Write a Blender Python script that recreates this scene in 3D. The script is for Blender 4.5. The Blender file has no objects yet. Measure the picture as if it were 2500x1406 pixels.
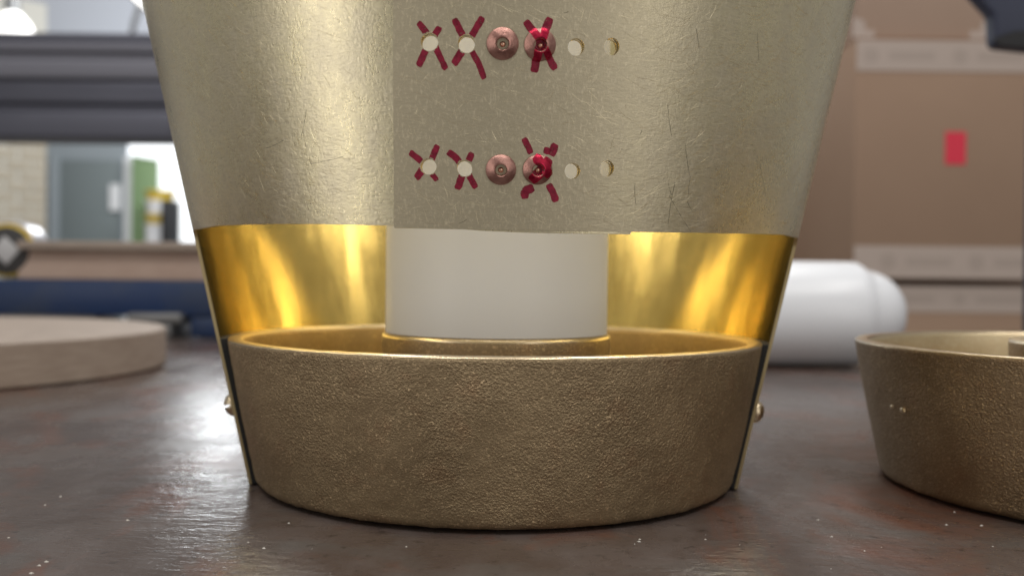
import bpy, bmesh, math, random
from mathutils import Vector, Matrix, noise
from mathutils.geometry import delaunay_2d_cdt
random.seed(7)
R = math.radians
sc = bpy.context.scene
COL = sc.collection
# ------------------------------------------------------------------ camera, world, lights
FPX, CX, CD, CH = 2400.0, 0.0047, 0.3033, 0.0611
PITCH, ROLL = -0.0112, R(0.62)
CAM_M = Matrix.Translation((CX, -CD, CH)) @ Matrix.Rotation(math.pi/2 + PITCH, 4, 'X') @ Matrix.Rotation(ROLL, 4, 'Z')
cam_d = bpy.data.cameras.new('camera'); cam = bpy.data.objects.new('camera', cam_d); COL.objects.link(cam)
cam.matrix_world = CAM_M
cam_d.sensor_width = 36.0; cam_d.lens = 36.0*FPX/2500.0
cam_d.clip_start = 0.01; cam_d.clip_end = 60
cam_d.dof.use_dof = True; cam_d.dof.focus_distance = 0.222; cam_d.dof.aperture_fstop = 13.0
sc.camera = cam
w = bpy.data.worlds.new('World'); sc.world = w; w.use_nodes = True
w.node_tree.nodes['Background'].inputs[0].default_value = (1.0, 0.97, 0.93, 1)
w.node_tree.nodes['Background'].inputs[1].default_value = 0.30
sc.view_settings.view_transform = 'Standard'; sc.view_settings.look = 'None'
sc.view_settings.gamma = 1; sc.view_settings.exposure = 0
def area(name, loc, target, sx, sy, power, col=(1, 1, 1)):
    d = bpy.data.lights.new(name, 'AREA'); d.shape = 'RECTANGLE'; d.size = sx; d.size_y = sy; d.energy = power; d.color = col
    o = bpy.data.objects.new(name, d); COL.objects.link(o); o.location = loc
    o.rotation_euler = (Vector(target)-Vector(loc)).to_track_quat('-Z', 'Y').to_euler()
    return o
area('ceiling_lamp', (-0.50, 1.35, 1.9), (-0.50, 1.35, 0), 0.20, 1.5, 11, (1, .98, .95))
area('ceiling_lamp', (0.50, 1.25, 1.9), (0.50, 1.25, 0), 0.20, 1.5, 13, (1, .98, .95))
area('ceiling_lamp', (0.95, -0.65, 1.8), (0.95, -0.65, 0), 0.25, 1.3, 8, (1, .97, .93))
area('ceiling_lamp', (-0.95, -0.85, 1.8), (-0.95, -0.85, 0), 0.25, 1.3, 7.5, (1, .97, .93))
area('ceiling_lamp', (-0.35, -1.0, 1.8), (-0.35, -1.0, 0), 0.22, 1.2, 8.5, (1, .98, .95))
area('ceiling_lamp', (0.40, -1.05, 1.8), (0.40, -1.05, 0), 0.22, 1.2, 8.5, (1, .98, .95))
area('added_side_light', (-0.95, -0.75, 0.15), (0, 0, .12), 0.30, 1.0, 1.9, (1, .96, .91))  # this pair is unseen, added to raise bright streaks on the sheet
area('added_side_light', (0.75, -0.95, 0.20), (0, 0, .12), 0.22, 1.0, 1.6, (1, .96, .91))
area('added_wall_light', (-1.5, 5.6, 2.3), (-2.0, 8.3, 0.6), 2.4, 0.6, 105, (.95, .98, 1))  # unseen light added to brighten the far wall only

# ------------------------------------------------------------------ helpers
def ray(px, py):
    d = Vector(((px-1250)/FPX, -(py-703)/FPX, -1.0))
    return CAM_M.translation.copy(), (CAM_M.to_3x3() @ d)
def at(px, py, y):                           # point of the room on the upright plane at depth y
    o, d = ray(px, py)
    return o + d*((y-o.y)/d.y)
def on_table(px, py):
    o, d = ray(px, py)
    return o + d*(-o.z/d.z)
def tag(o, label=None, cat=None, group=None, kind=None):
    if label: o['label'] = label
    if cat: o['category'] = cat
    if group: o['group'] = group
    if kind: o['kind'] = kind
    return o
def empty(name, loc=(0, 0, 0)):
    o = bpy.data.objects.new(name, None); COL.objects.link(o); o.location = loc; o.empty_display_size = .02
    return o
def link(name, me, mats, parent=None, smooth=None):
    if not isinstance(mats, (list, tuple)): mats = [mats]
    for m in mats: me.materials.append(m)
    o = bpy.data.objects.new(name, me); COL.objects.link(o)
    if parent is not None:
        o.parent = parent
        root = parent
        off = Vector((0, 0, 0))
        while root is not None:
            off += root.location; root = root.parent
        me.transform(Matrix.Translation(-off))
    return o
def pydata(name, v, f, mats, parent=None, smooth=False, mi=None):
    me = bpy.data.meshes.new(name); me.from_pydata([tuple(p) for p in v], [], f); me.update()
    if smooth: me.polygons.foreach_set('use_smooth', [True]*len(me.polygons))
    if mi: me.polygons.foreach_set('material_index', mi)
    return link(name, me, mats, parent)
def from_bm(name, bm, mats, parent=None, smooth=False, angle=None):
    me = bpy.data.meshes.new(name); bm.normal_update(); bm.to_mesh(me); bm.free()
    if smooth or angle: me.polygons.foreach_set('use_smooth', [True]*len(me.polygons))
    if angle:
        me.set_sharp_from_angle(angle=angle)
    return link(name, me, mats, parent)
def box(name, c, s, mat, parent=None, bevel=0.0, seg=2, rot=None):
    bm = bmesh.new(); bmesh.ops.create_cube(bm, size=1.0)
    bmesh.ops.scale(bm, vec=s, verts=bm.verts)
    if bevel: bmesh.ops.bevel(bm, geom=list(bm.edges), offset=bevel, segments=seg, affect='EDGES', profile=.5)
    if rot: bmesh.ops.transform(bm, matrix=rot, verts=bm.verts)
    bmesh.ops.translate(bm, vec=c, verts=bm.verts)
    return from_bm(name, bm, mat, parent, angle=R(40) if bevel else None)
def lathe_data(prof, n=96, a0=0.0, a1=2*math.pi, jitter=None):
    """prof: list of (r, z, material index of the band that follows). Returns verts, faces, mat ids."""
    full = abs(a1-a0-2*math.pi) < 1e-6
    m = n if full else n+1
    v = []; f = []; mi = []
    for i in range(m):
        a = a0+(a1-a0)*i/n
        s, c = math.sin(a), math.cos(a)
        for k, p in enumerate(prof):
            r, z = p[0], p[1]
            P = Vector((r*s, -r*c, z))
            if jitter: P = jitter(P, k, a)
            v.append(P)
    L = len(prof)
    for i in range(n):
        j = (i+1) % m
        for k in range(L-1):
            f.append((i*L+k, j*L+k, j*L+k+1, i*L+k+1)); mi.append(prof[k][2] if len(prof[k]) > 2 else 0)
    return v, f, mi
def lathe(name, prof, mats, parent=None, n=96, loc=(0, 0, 0), rot=None, angle=R(35), jitter=None):
    v, f, mi = lathe_data(prof, n, jitter=jitter)
    if rot: v = [rot @ p for p in v]
    L = Vector(loc); v = [p+L for p in v]
    me = bpy.data.meshes.new(name); me.from_pydata([tuple(p) for p in v], [], f); me.update()
    me.polygons.foreach_set('use_smooth', [True]*len(me.polygons)); me.polygons.foreach_set('material_index', mi)
    bm = bmesh.new(); bm.from_mesh(me)
    bmesh.ops.remove_doubles(bm, verts=bm.verts, dist=1e-7)
    bmesh.ops.recalc_face_normals(bm, faces=bm.faces)
    bm.to_mesh(me); bm.free()
    me.set_sharp_from_angle(angle=angle)
    return link(name, me, mats, parent)
def extrude_poly(name, pts, axis_vec, mat, parent=None, bevel=0.0, seg=2):
    """closed polygon of 3-D points swept along axis_vec"""
    bm = bmesh.new(); vs = [bm.verts.new(p) for p in pts]; fc = bm.faces.new(vs)
    r = bmesh.ops.extrude_face_region(bm, geom=[fc])
    bmesh.ops.translate(bm, vec=axis_vec, verts=[e for e in r['geom'] if isinstance(e, bmesh.types.BMVert)])
    bmesh.ops.recalc_face_normals(bm, faces=bm.faces)
    if bevel: bmesh.ops.bevel(bm, geom=list(bm.edges), offset=bevel, segments=seg, affect='EDGES', profile=.5)
    return from_bm(name, bm, mat, parent, angle=R(40))

# ------------------------------------------------------------------ materials
def mat(name, col=(.5, .5, .5), rough=.5, metal=0.0, **kw):
    m = bpy.data.materials.new(name); m.use_nodes = True
    b = m.node_tree.nodes['Principled BSDF']
    b.inputs['Base Color'].default_value = (*col, 1); b.inputs['Roughness'].default_value = rough; b.inputs['Metallic'].default_value = metal
    for k, v in kw.items(): b.inputs[k.replace('_', ' ')].default_value = v
    return m
class NT:
    def __init__(s, m):
        s.m = m; s.t = m.node_tree; s.b = s.t.nodes['Principled BSDF']; s.co = None
    def n(s, typ, **kw):
        x = s.t.nodes.new(typ)
        for k, v in kw.items(): setattr(x, k, v)
        return x
    def l(s, a, b): s.t.links.new(a, b)
    def coord(s, scale=(1, 1, 1), rot=(0, 0, 0)):
        g = s.n('ShaderNodeNewGeometry'); mp = s.n('ShaderNodeMapping'); mp.inputs['Scale'].default_value = scale; mp.inputs['Rotation'].default_value = rot
        s.l(g.outputs['Position'], mp.inputs['Vector']); return mp.outputs[0]
    def noise(s, scale, detail=4, rough=.55, vec=None, dist=0.0):
        x = s.n('ShaderNodeTexNoise'); x.inputs['Scale'].default_value = scale; x.inputs['Detail'].default_value = detail
        x.inputs['Roughness'].default_value = rough; x.inputs['Distortion'].default_value = dist
        s.l(vec if vec is not None else s.coord(), x.inputs['Vector']); return x.outputs[0]
    def vor(s, scale, vec=None, feat='F1'):
        x = s.n('ShaderNodeTexVoronoi'); x.feature = feat; x.inputs['Scale'].default_value = scale
        s.l(vec if vec is not None else s.coord(), x.inputs['Vector']); return x.outputs[0]
    def ramp(s, fac, stops):
        x = s.n('ShaderNodeValToRGB'); e = x.color_ramp.elements
        while len(e) < len(stops): e.new(.5)
        for i, (p, c) in enumerate(stops):
            e[i].position = p; e[i].color = (*c, 1) if isinstance(c, tuple) else (c, c, c, 1)
        s.l(fac, x.inputs[0]); return x.outputs[0]
    def mix(s, fac, a, b, mode='MIX'):
        x = s.n('ShaderNodeMix'); x.data_type = 'RGBA'; x.blend_type = mode
        for val, sock in ((fac, x.inputs[0]), (a, x.inputs[6]), (b, x.inputs[7])):
            if hasattr(val, 'is_linked'): s.l(val, sock)
            elif isinstance(val, tuple): sock.default_value = (*val, 1)
            else: sock.default_value = val
        return x.outputs[2]
    def math(s, op, a, b=None):
        x = s.n('ShaderNodeMath', operation=op)
        for val, sock in ((a, x.inputs[0]), (b, x.inputs[1])):
            if val is None: continue
            if hasattr(val, 'is_linked'): s.l(val, sock)
            else: sock.default_value = val
        return x.outputs[0]
    def bump(s, h, strength, dist, prev=None):
        x = s.n('ShaderNodeBump'); x.inputs['Strength'].default_value = strength; x.inputs['Distance'].default_value = dist
        s.l(h, x.inputs['Height'])
        if prev is not None: s.l(prev, x.inputs['Normal'])
        return x.outputs[0]
    def out(s, col=None, rough=None, nor=None):
        if col is not None: s.l(col, s.b.inputs['Base Color'])
        if rough is not None: s.l(rough, s.b.inputs['Roughness'])
        if nor is not None: s.l(nor, s.b.inputs['Normal'])

M = {}
# brushed, scuffed outer face of the brass sheet
m = mat('scuffed_brass', (.78, .67, .44), .45, 1.0); t = NT(m); M['sheet_out'] = m
fine = t.noise(1500, 4, .7, t.coord((1, 1, .45), (0, R(25), 0)))
fine2 = t.noise(1900, 3, .7, t.coord((.3, .3, 1), (0, R(-14), 0)))
big = t.noise(38, 3, .5)
mid = t.noise(160, 4, .6, t.coord((1, 1, .5), (0, R(30), 0)))
sa = t.n('ShaderNodeAttribute'); sa.attribute_name = 'scuff_reflection'; scf_refl = sa.outputs['Fac']
c = t.mix(t.ramp(big, [(.3, 0.0), (.7, 1.0)]), (.72, .64, .425), (.82, .73, .47))
c = t.mix(t.ramp(mid, [(.35, 0.0), (.75, .6)]), c, (.70, .63, .50))
c = t.mix(scf_refl, c, (.57, .505, .365))  # lap plate: scuffing, plus its duller reflection put into the colour
c = t.mix(t.ramp(fine2, [(.38, .4), (.50, 0.0)]), c, (.55, .49, .36))
c = t.mix(t.ramp(fine, [(.52, 0.0), (.68, .42)]), c, (.93, .83, .62))
rg = t.ramp(t.mix(.5, mid, fine), [(.3, .18), (.7, .36)])
rg = t.mix(t.math('MULTIPLY', scf_refl, .8), rg, (.62, .62, .62))
t.out(c, rg, t.bump(fine, .5, .0001, t.bump(fine2, .5, .0001)))
# polished inside of the sheet
m = mat('polished_brass', (.88, .75, .42), .17, 1.0); t = NT(m); M['sheet_in'] = m
big = t.noise(45, 4, .55); st = t.noise(300, 3, .6, t.coord((1, 1, .06)))
t.out(t.mix(big, (.84, .69, .34), (.90, .76, .41)), t.ramp(t.mix(.5, big, st), [(.3, .10), (.7, .20)]),
      t.bump(t.noise(55, 2, .5, t.coord((1, 1, .35))), .25, .0012, t.bump(st, .06, .0002)))
M['sheet_edge'] = mat('cut_brass_edge', (.62, .50, .28), .4, 1.0)
M['scratch'] = mat('scratch_glint', (.88, .77, .53), .42, 1.0)
M['dark_scratch'] = mat('dark_scratch', (.20, .18, .12), .6, .6)
# cast bronze
def cast(name, c1, c2, c3, bs, rough=(.38, .6)):
    m = mat(name, c1, .5, 1.0); t = NT(m)
    wv = t.n('ShaderNodeVectorMath', operation='MULTIPLY_ADD'); nz_ = t.n('ShaderNodeTexNoise'); nz_.inputs['Scale'].default_value = 900
    geo = t.coord(); t.l(geo, nz_.inputs['Vector']); t.l(nz_.outputs['Color'], wv.inputs[0]); wv.inputs[1].default_value = (.0005, .0005, .0005); t.l(geo, wv.inputs[2]); wv_o = wv.outputs[0]
    va = t.n('ShaderNodeTexVoronoi'); va.inputs['Scale'].default_value = 1550; t.l(wv_o, va.inputs['Vector'])
    vb = t.n('ShaderNodeTexVoronoi'); vb.inputs['Scale'].default_value = 3300; t.l(wv_o, vb.inputs['Vector'])
    g1 = t.noise(1300, 5, .75); g2 = t.noise(3000, 3, .65); big = t.noise(45, 4, .6); blot = t.noise(110, 3, .6)
    g3 = t.math('SUBTRACT', 1.0, t.math('ADD', t.math('MULTIPLY', va.outputs[0], .9), t.math('MULTIPLY', vb.outputs[0], .5)))
    patch = t.ramp(t.noise(28, 3, .6), [(.38, .18), (.62, 1.0)])
    c = t.mix(t.ramp(big, [(.35, 0.0), (.65, 1.0)]), c1, c2)
    c = t.mix(t.ramp(blot, [(.55, 0.0), (.75, .55)]), c, c3)
    c = t.mix(t.ramp(g1, [(.55, 0.0), (.68, .85)]), c, tuple(min(1, x*2.1) for x in c2))  # sparkle of the grains put into the colour as bright specks
    h = t.math('MULTIPLY', t.mix(.65, g1, g3), patch)
    t.out(c, t.ramp(t.mix(.5, g1, blot), [(.3, rough[1]), (.7, rough[0])]), t.bump(h, bs, .0008, t.bump(g2, .5, .00025)))
    return m
M['cast'] = cast('cast_bronze', (.35, .262, .158), (.45, .342, .208), (.39, .248, .145), .5)
M['cast2'] = cast('cast_bronze_plain', (.29, .21, .125), (.36, .265, .16), (.33, .215, .12), .5, (.36, .55))
M['cast_in'] = cast('cast_bronze_machined', (.66, .52, .31), (.74, .60, .38), (.62, .46, .28), .10, (.30, .45))
M['cast_in_shadow'] = cast('cast_bronze_inside_shadow', (.40, .285, .14), (.47, .34, .18), (.38, .25, .12), .15, (.38, .55))  # shadow inside the lamp's ring put into the bronze colour
M['cast_rim'] = mat('bronze_machined_rim', (.74, .61, .42), .28, 1.0)
t = NT(M['cast_rim']); t.out(None, None, t.bump(t.noise(900, 3, .6), .25, .0004))
# copper rivets
m = mat('copper', (.66, .36, .28), .33, 1.0); t = NT(m); M['copper'] = m
cn = t.noise(420, 4, .6); t.out(t.mix(t.ramp(cn, [(.3, 0.0), (.7, 1.0)]), (.35, .18, .15), (.53, .30, .25)), t.ramp(cn, [(.3, .28), (.7, .5)]), t.bump(t.noise(1300, 3, .6), .25, .00025))
M['copper_pin'] = mat('copper_mandrel', (.80, .50, .36), .35, 1.0)
m = mat('red_marker_ink', (.26, .005, .03), .38, .25); t = NT(m); M['ink'] = m
ink = t.noise(900, 4, .65); t.l(t.ramp(t.noise(1400, 4, .7), [(.32, .55), (.48, 1.0)]), t.b.inputs['Alpha']); t.out(t.mix(t.ramp(ink, [(.3, 0.0), (.7, 1.0)]), (.17, .003, .02), (.36, .014, .05)), t.ramp(ink, [(.3, .32), (.7, .55)]))
m = mat('red_ink_on_copper', (.40, .01, .04), .30, .85); t = NT(m); M['ink_metal'] = m
t.out(t.mix(t.ramp(t.noise(700, 3, .6), [(.35, 0.0), (.7, 1.0)]), (.30, .006, .03), (.55, .03, .07)))
M['liner'] = mat('black_rubber', (.012, .012, .012), .55)
m = mat('white_plastic_tube', (.80, .79, .76), .42); t = NT(m); M['tube'] = m
tn = t.noise(30, 3, .5, t.coord((1, 1, .3))); t.out(t.mix(tn, (.90, .915, .94), (.94, .95, .97)), t.ramp(tn, [(.3, .36), (.7, .52)]))
tr_ = t.n('ShaderNodeBsdfTranslucent'); tr_.inputs[0].default_value = (.86, .88, .90, 1); mx_ = t.n('ShaderNodeMixShader'); mx_.inputs[0].default_value = .1
t.l(t.b.outputs[0], mx_.inputs[1]); t.l(tr_.outputs[0], mx_.inputs[2]); t.l(mx_.outputs[0], t.t.nodes['Material Output'].inputs[0])
M['white'] = mat('white_gloss_plastic', (.88, .90, .94), .25)
# bench top
m = mat('worn_steel_bench', (.1, .08, .075), .35); t = NT(m); M['table'] = m
a = t.noise(14, 5, .6); b = t.noise(60, 5, .62, t.coord((1, .5, 1))); rust = t.noise(26, 5, .65, t.coord((1, .6, 1)), .6); fn = t.noise(500, 3, .6)
c = t.mix(t.ramp(a, [(.3, 0.0), (.7, 1.0)]), (.058, .040, .034), (.102, .078, .068))
c = t.mix(t.ramp(b, [(.45, 0.0), (.7, .6)]), c, (.12, .10, .094))
c = t.mix(t.ramp(rust, [(.50, 0.0), (.66, .7)]), c, (.135, .05, .028))
c = t.mix(t.ramp(t.noise(33, 4, .6, t.coord((.6, 1, 1), (0, 0, R(40)))), [(.55, 0.0), (.68, .45)]), c, (.095, .095, .09))
c = t.mix(t.ramp(t.noise(210, 3, .6), [(.60, 0.0), (.70, .6)]), c, (.025, .02, .018))
rg = t.ramp(t.mix(.6, b, a), [(.3, .15), (.52, .27), (.75, .42)])
scr = t.ramp(t.noise(90, 2, .5, t.coord((.12, 1.6, 1), (0, 0, R(8)))), [(.60, 0.0), (.66, 1.0)])
t.out(c, rg, t.bump(fn, .22, .0004, t.bump(t.noise(110, 5, .65, t.coord((.5, 1, 1))), .42, .0013, t.bump(scr, .12, .0003))))
t.b.inputs['Specular IOR Level'].default_value = .5
M['grit'] = mat('pale_grit', (.55, .52, .47), .5)
def wood(name, c1, c2, sc_=(1, 1, 8)):
    m = mat(name, c1, .65); t = NT(m)
    g = t.noise(60, 5, .6, t.coord(sc_)); b = t.noise(12, 3, .5)
    t.out(t.mix(t.ramp(t.mix(.4, g, b), [(.35, 0.0), (.65, 1.0)]), c1, c2), None, t.bump(g, .2, .0006)); return m
M['wood'] = wood('birch_plywood', (.31, .25, .205), (.41, .335, .28))
M['wood_edge'] = wood('plywood_edge', (.36, .27, .21), (.52, .42, .34), (1, 1, 12))
M['board'] = wood('pink_board', (.50, .36, .29), (.60, .46, .38))
m = mat('navy_painted_steel', (.012, .030, .085), .4); t = NT(m); M['blue'] = m
nb = t.noise(22, 4, .6); t.out(t.mix(t.ramp(nb, [(.45, 0.0), (.75, .8)]), (.014, .038, .115), (.05, .065, .10)))
M['grey_metal'] = mat('grey_steel', (.26, .26, .26), .4, .6)
m = mat('dark_steel', (.09, .09, .10), .45, .5); t = NT(m); M['beam'] = m
nb = t.noise(9, 4, .6, t.coord((.3, 1, 1))); t.out(t.mix(nb, (.105, .108, .14), (.165, .168, .205)), t.ramp(nb, [(.3, .30), (.7, .6)]))
m = mat('beam_steel_pale', (.22, .22, .26), .5, .2); M['beam_l'] = m
def cardboard(name, c1, c2):
    m = mat(name, c1, .8); t = NT(m)
    n1 = t.noise(6, 4, .6); t.out(t.mix(n1, c1, c2), None, t.bump(t.noise(160, 2, .5, t.coord((1, 1, .05))), .2, .0008)); return m
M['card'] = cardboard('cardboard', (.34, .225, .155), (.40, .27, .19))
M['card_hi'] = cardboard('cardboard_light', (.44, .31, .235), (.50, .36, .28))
M['tape'] = mat('packing_tape', (.55, .455, .40), .4)
M['print'] = mat('tape_print', (.48, .395, .345), .5)
M['sticker'] = mat('red_sticker', (.85, .045, .09), .45)
M['navy'] = mat('dark_blue_plastic', (.035, .042, .075), .45)
M['wall'] = mat('pale_wall', (.62, .65, .72), .8)
M['wall_d'] = mat('grey_wall', (.30, .335, .36), .8)
M['door'] = mat('grey_green_door', (.18, .21, .215), .6)
M['brick'] = cardboard('buff_brick', (.36, .30, .22), (.50, .44, .34))
M['mortar'] = mat('pale_mortar', (.62, .60, .54), .9)
M['white_paint'] = mat('white_paint', (.80, .80, .82), .5)
M['green'] = mat('green_paint', (.20, .30, .15), .6)
M['yellow'] = mat('yellow_plastic', (.62, .44, .05), .45)
M['black'] = mat('black_plastic', (.012, .012, .014), .5)
M['chrome'] = mat('chrome', (.75, .75, .78), .4, 1.0)
M['label'] = mat('pale_label', (.55, .55, .56), .4)
M['rubber'] = mat('charcoal_rubber', (.05, .048, .048), .6)
M['floor'] = mat('concrete', (.33, .31, .29), .6)
def emit(name, col, s):
    m = bpy.data.materials.new(name); m.use_nodes = True; b = m.node_tree.nodes['Principled BSDF']
    b.inputs['Base Color'].default_value = (*col, 1); b.inputs['Emission Color'].default_value = (*col, 1); b.inputs['Emission Strength'].default_value = s
    return m
M['daylight'] = emit('daylight_glass', (.95, .97, 1), .9)
M['lamp'] = emit('lit_lamp', (1, .98, .95), 2.2)

# ------------------------------------------------------------------ setting
FZ = -0.92
pydata('floor', [(-6, -1.6, FZ), (6, -1.6, FZ), (6, 9, FZ), (-6, 9, FZ)], [(0, 1, 2, 3)], M['floor'])['kind'] = 'structure'
tb = empty('workbench', (0, 0.5, FZ))
tag(tb, 'dark worn steel workbench top under the brass lamp parts', 'workbench')
TY0, TY1 = -0.17, 0.78
box('bench_top', (0, (TY0+TY1)/2, -.02), (1.9, TY1-TY0, .04), M['table'], tb, .002, 2)
for sx in (-.85, .85):
    for yy in (TY0+.08, TY1-.08):
        box('leg', (sx, yy, (FZ-.04)/2), (.06, .06, -.04-FZ-.0005), M['beam'], tb, .003, 1)

# ------------------------------------------------------------------ the lamp: cone of brass sheet on a cast ring
RA, RB = 0.0732, 0.219                        # outer radius of the sheet = RA + RB*z
TH = 0.0009
def wob(a):
    return .00012*math.sin(3*a+.6)+.00009*math.sin(5*a+2.1)+.00006*math.sin(9*a+.3)+.00003*math.sin(17*a)
def Rs(a, z): return RA+RB*z+wob(a)
def pt(a, z, off=0.0):
    r = Rs(a, z)+off
    return Vector((r*math.sin(a), -r*math.cos(a), z))
def cone_hit(px, py):
    o, d = ray(px, py)
    k0, k1 = RA+RB*o.z, RB*d.z
    A = d.x**2+d.y**2-k1*k1; B = 2*(o.x*d.x+o.y*d.y-k0*k1); C = o.x**2+o.y**2-k0*k0
    D = B*B-4*A*C
    if D < 0: return None
    tt = (-B-math.sqrt(D))/(2*A); p = o+d*tt
    return math.atan2(p.x, -p.y), p.z
lamp = empty('brass_lamp', (0, 0, 0))
tag(lamp, 'tapered brass sheet lamp with red-crossed rivet holes, riveted over a rough cast bronze base', 'lamp')
ZTOP = 0.185
TAU = 2*math.pi
a_s = cone_hit(962, 300)[0]                  # where the outer lap starts
a_e = cone_hit(1545, 570)[0]                 # where the lap underneath ends
ACUT = R(74)
right_edge = [cone_hit(x, y) for x, y in ((963, 557), (1050, 558.5), (1150, 560), (1250, 562), (1400, 564.5), (1545, 566), (1700, 568), (1850, 571), (1915, 573))]
left_edge = [cone_hit(x, y) for x, y in ((520, 551), (580, 548), (660, 546), (760, 546), (860, 548), (940, 550), (1000, 552), (1100, 557), (1180, 563), (1300, 568), (1420, 570), (1543, 571.5))]
zr, zl = right_edge[-1][1], left_edge[0][1]
_s0, _s1 = cone_hit(962, 20), cone_hit(965, 550)
def seam_a(z): return _s0[0]+(_s1[0]-_s0[0])*(z-_s0[1])/(_s1[1]-_s0[1])
a_s = min(seam_a(.06), seam_a(ZTOP))
poly = []
poly += [(seam_a(right_edge[0][1]), right_edge[0][1])] + right_edge[1:]
cr = .0028; ca = cr/.088
poly += [(ACUT-ca, zr)] + [(ACUT-ca+ca*math.sin(q), zr-cr+cr*math.cos(q)) for q in (R(25), R(50), R(75), R(90))]
for k in range(1, 11): poly.append((ACUT, (zr-cr)*(1-k/10)+.0006*k/10))
n_b = 60
for k in range(1, n_b): poly.append((ACUT+(TAU-2*ACUT)*k/n_b, .0006))
LC = TAU-ACUT
for k in range(0, 11): poly.append((LC, .0006+(zl-cr-.0006)*k/10))
poly += [(LC+ca-ca*math.cos(q), zl-cr+cr*math.sin(q)) for q in (R(20), R(45), R(70), R(90))]
poly += [(a+TAU, z) for a, z in left_edge]
poly.append((a_e+TAU, left_edge[-1][1]+.0001))
for k in range(1, 25): poly.append((a_e+TAU, left_edge[-1][1]+(ZTOP-left_edge[-1][1])*k/24))
n_t = 170
for k in range(1, n_t+1): poly.append((a_e+TAU+(seam_a(ZTOP)-a_e-TAU)*k/n_t, ZTOP))
for k in range(1, 24):
    z_ = ZTOP+(right_edge[0][1]-ZTOP)*k/24; poly.append((seam_a(z_), z_))
HOLES = [(1049, 104, 20.5), (1139, 108, 20.5), (1406, 116, 20), (1493, 115, 20), (1047, 407, 19.5), (1135, 411, 19.5), (1397, 418, 19.5), (1481, 412, 19.5)]
RIV = [(1227, 108, 38, 'plain'), (1318, 111, 38, 'inked'), (1223, 415, 37, 'plain'), (1312, 415, 36.5, 'inked')]
HR = .00178
hole_c = [(cone_hit(x, y), HR*r/20) for x, y, r in HOLES]
def inpoly(x, y, P):
    c = False; j = len(P)-1
    for i in range(len(P)):
        xi, yi = P[i]; xj, yj = P[j]
        if (yi > y) != (yj > y) and x < (xj-xi)*(y-yi)/(yj-yi)+xi: c = not c
        j = i
    return c
def sheet_off(s):
    q = (s-R(284))/(R(322)-R(284)); q = max(0, min(1, q)); q = q*q*(3-2*q)
    lift = .0007*max(0, 1-(s-a_s)/R(16))**2
    return -(TH+.00012)*q+lift
SC = .09                                      # angle -> metres for meshing
verts2 = [Vector((a*SC, z)) for a, z in poly]; edges = [(i, (i+1) % len(poly)) for i in range(len(poly))]
hole_loops = []
for lap in (0, TAU):
    for (ha, hz), hr in hole_c:
        dx, dz = (0, 0) if lap == 0 else (random.uniform(-.0001, .0001)-.00012, random.uniform(-.00015, .0001))
        r0 = Rs(ha, hz); i0 = len(verts2); lp = []
        for k in range(28):
            q = TAU*k/28; rr = hr*(1+.015*math.sin(2*q+ha*40))
            lp.append((ha+lap+(dx+rr*math.cos(q))/r0, hz+dz+rr*math.sin(q)))
        hole_loops.append((ha+lap+dx/r0, hz+dz, hr, r0))
        verts2 += [Vector((a*SC, z)) for a, z in lp]
        edges += [(i0+k, i0+(k+1) % 28) for k in range(28)]
def in_hole(a, z, grow=1.0):
    for ha, hz, hr, r0 in hole_loops:
        if ((a-ha)*r0)**2+(z-hz)**2 < (hr*grow)**2: return True
    return False
ga = R(1.6); gz = .0034
na = int((TAU+a_e-a_s)/ga); nz = int(ZTOP/gz)
for i in range(1, na):
    a = a_s+(TAU+a_e-a_s)*i/na
    for k in range(1, nz):
        z = ZTOP*k/nz
        if inpoly(a, z, poly) and not in_hole(a, z, 1.25): verts2.append(Vector((a*SC, z)))
ov, oe, of, *_ = delaunay_2d_cdt(verts2, edges, [], 0, 1e-7)
V2 = [(p.x/SC, p.y) for p in ov]
tris = []
for f in of:
    ca_ = sum(V2[i][0] for i in f)/3; cz_ = sum(V2[i][1] for i in f)/3
    if inpoly(ca_, cz_, poly) and not in_hole(ca_, cz_, .985): tris.append(tuple(f))
# orientation: outward
V = [pt(a, z, sheet_off(a)) for a, z in V2]; n0 = len(V)
V += [pt(a, z, sheet_off(a)-TH) for a, z in V2]
F = []; MI = []
edge_use = {}
for f in tris:
    i, j, k = f
    nrm = (V[j]-V[i]).cross(V[k]-V[i]); ctr = (V[i]+V[j]+V[k])/3
    if nrm.dot(Vector((ctr.x, ctr.y, 0))) < 0: f = (i, k, j)
    F.append(f); MI.append(0)
    F.append((f[0]+n0, f[2]+n0, f[1]+n0)); MI.append(1)
    for q in range(3):
        e = (f[q], f[(q+1) % 3]); key = tuple(sorted(e)); edge_use.setdefault(key, []).append(e)
for key, us in edge_use.items():
    if len(us) == 1:
        a, b = us[0]; i = len(V)
        V += [V[a], V[b], V[b+n0], V[a+n0]]
        F.append((i+1, i, i+3, i+2)); MI.append(2)
me = bpy.data.meshes.new('shade'); me.from_pydata([tuple(p) for p in V], [], F); me.update()
me.polygons.foreach_set('material_index', MI); me.polygons.foreach_set('use_smooth', [q != 2 for q in MI])
def nrm_at(a, z):
    e = .002
    du = pt(a+e, z, sheet_off(a+e))-pt(a-e, z, sheet_off(a-e)); dv = pt(a, z+.0005, sheet_off(a))-pt(a, z-.0005, sheet_off(a))
    return du.cross(dv).normalized()
NR = [nrm_at(a, z) for a, z in V2]; NR += [-q for q in NR]
for i in range(2*n0, len(V), 4):
    q = (V[i]-V[i+1]).cross(V[i+3]-V[i]); q = q.normalized() if q.length > 1e-14 else Vector((0, 0, 1)); NR += [q]*4
me.normals_split_custom_set_from_vertices([tuple(q) for q in NR])
at_ = me.attributes.new('scuff_reflection', 'FLOAT', 'POINT')
def scuff_reflection(sv):
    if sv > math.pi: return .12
    return max(0.1, 1-max(0, sv-R(12))/R(24))
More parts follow.
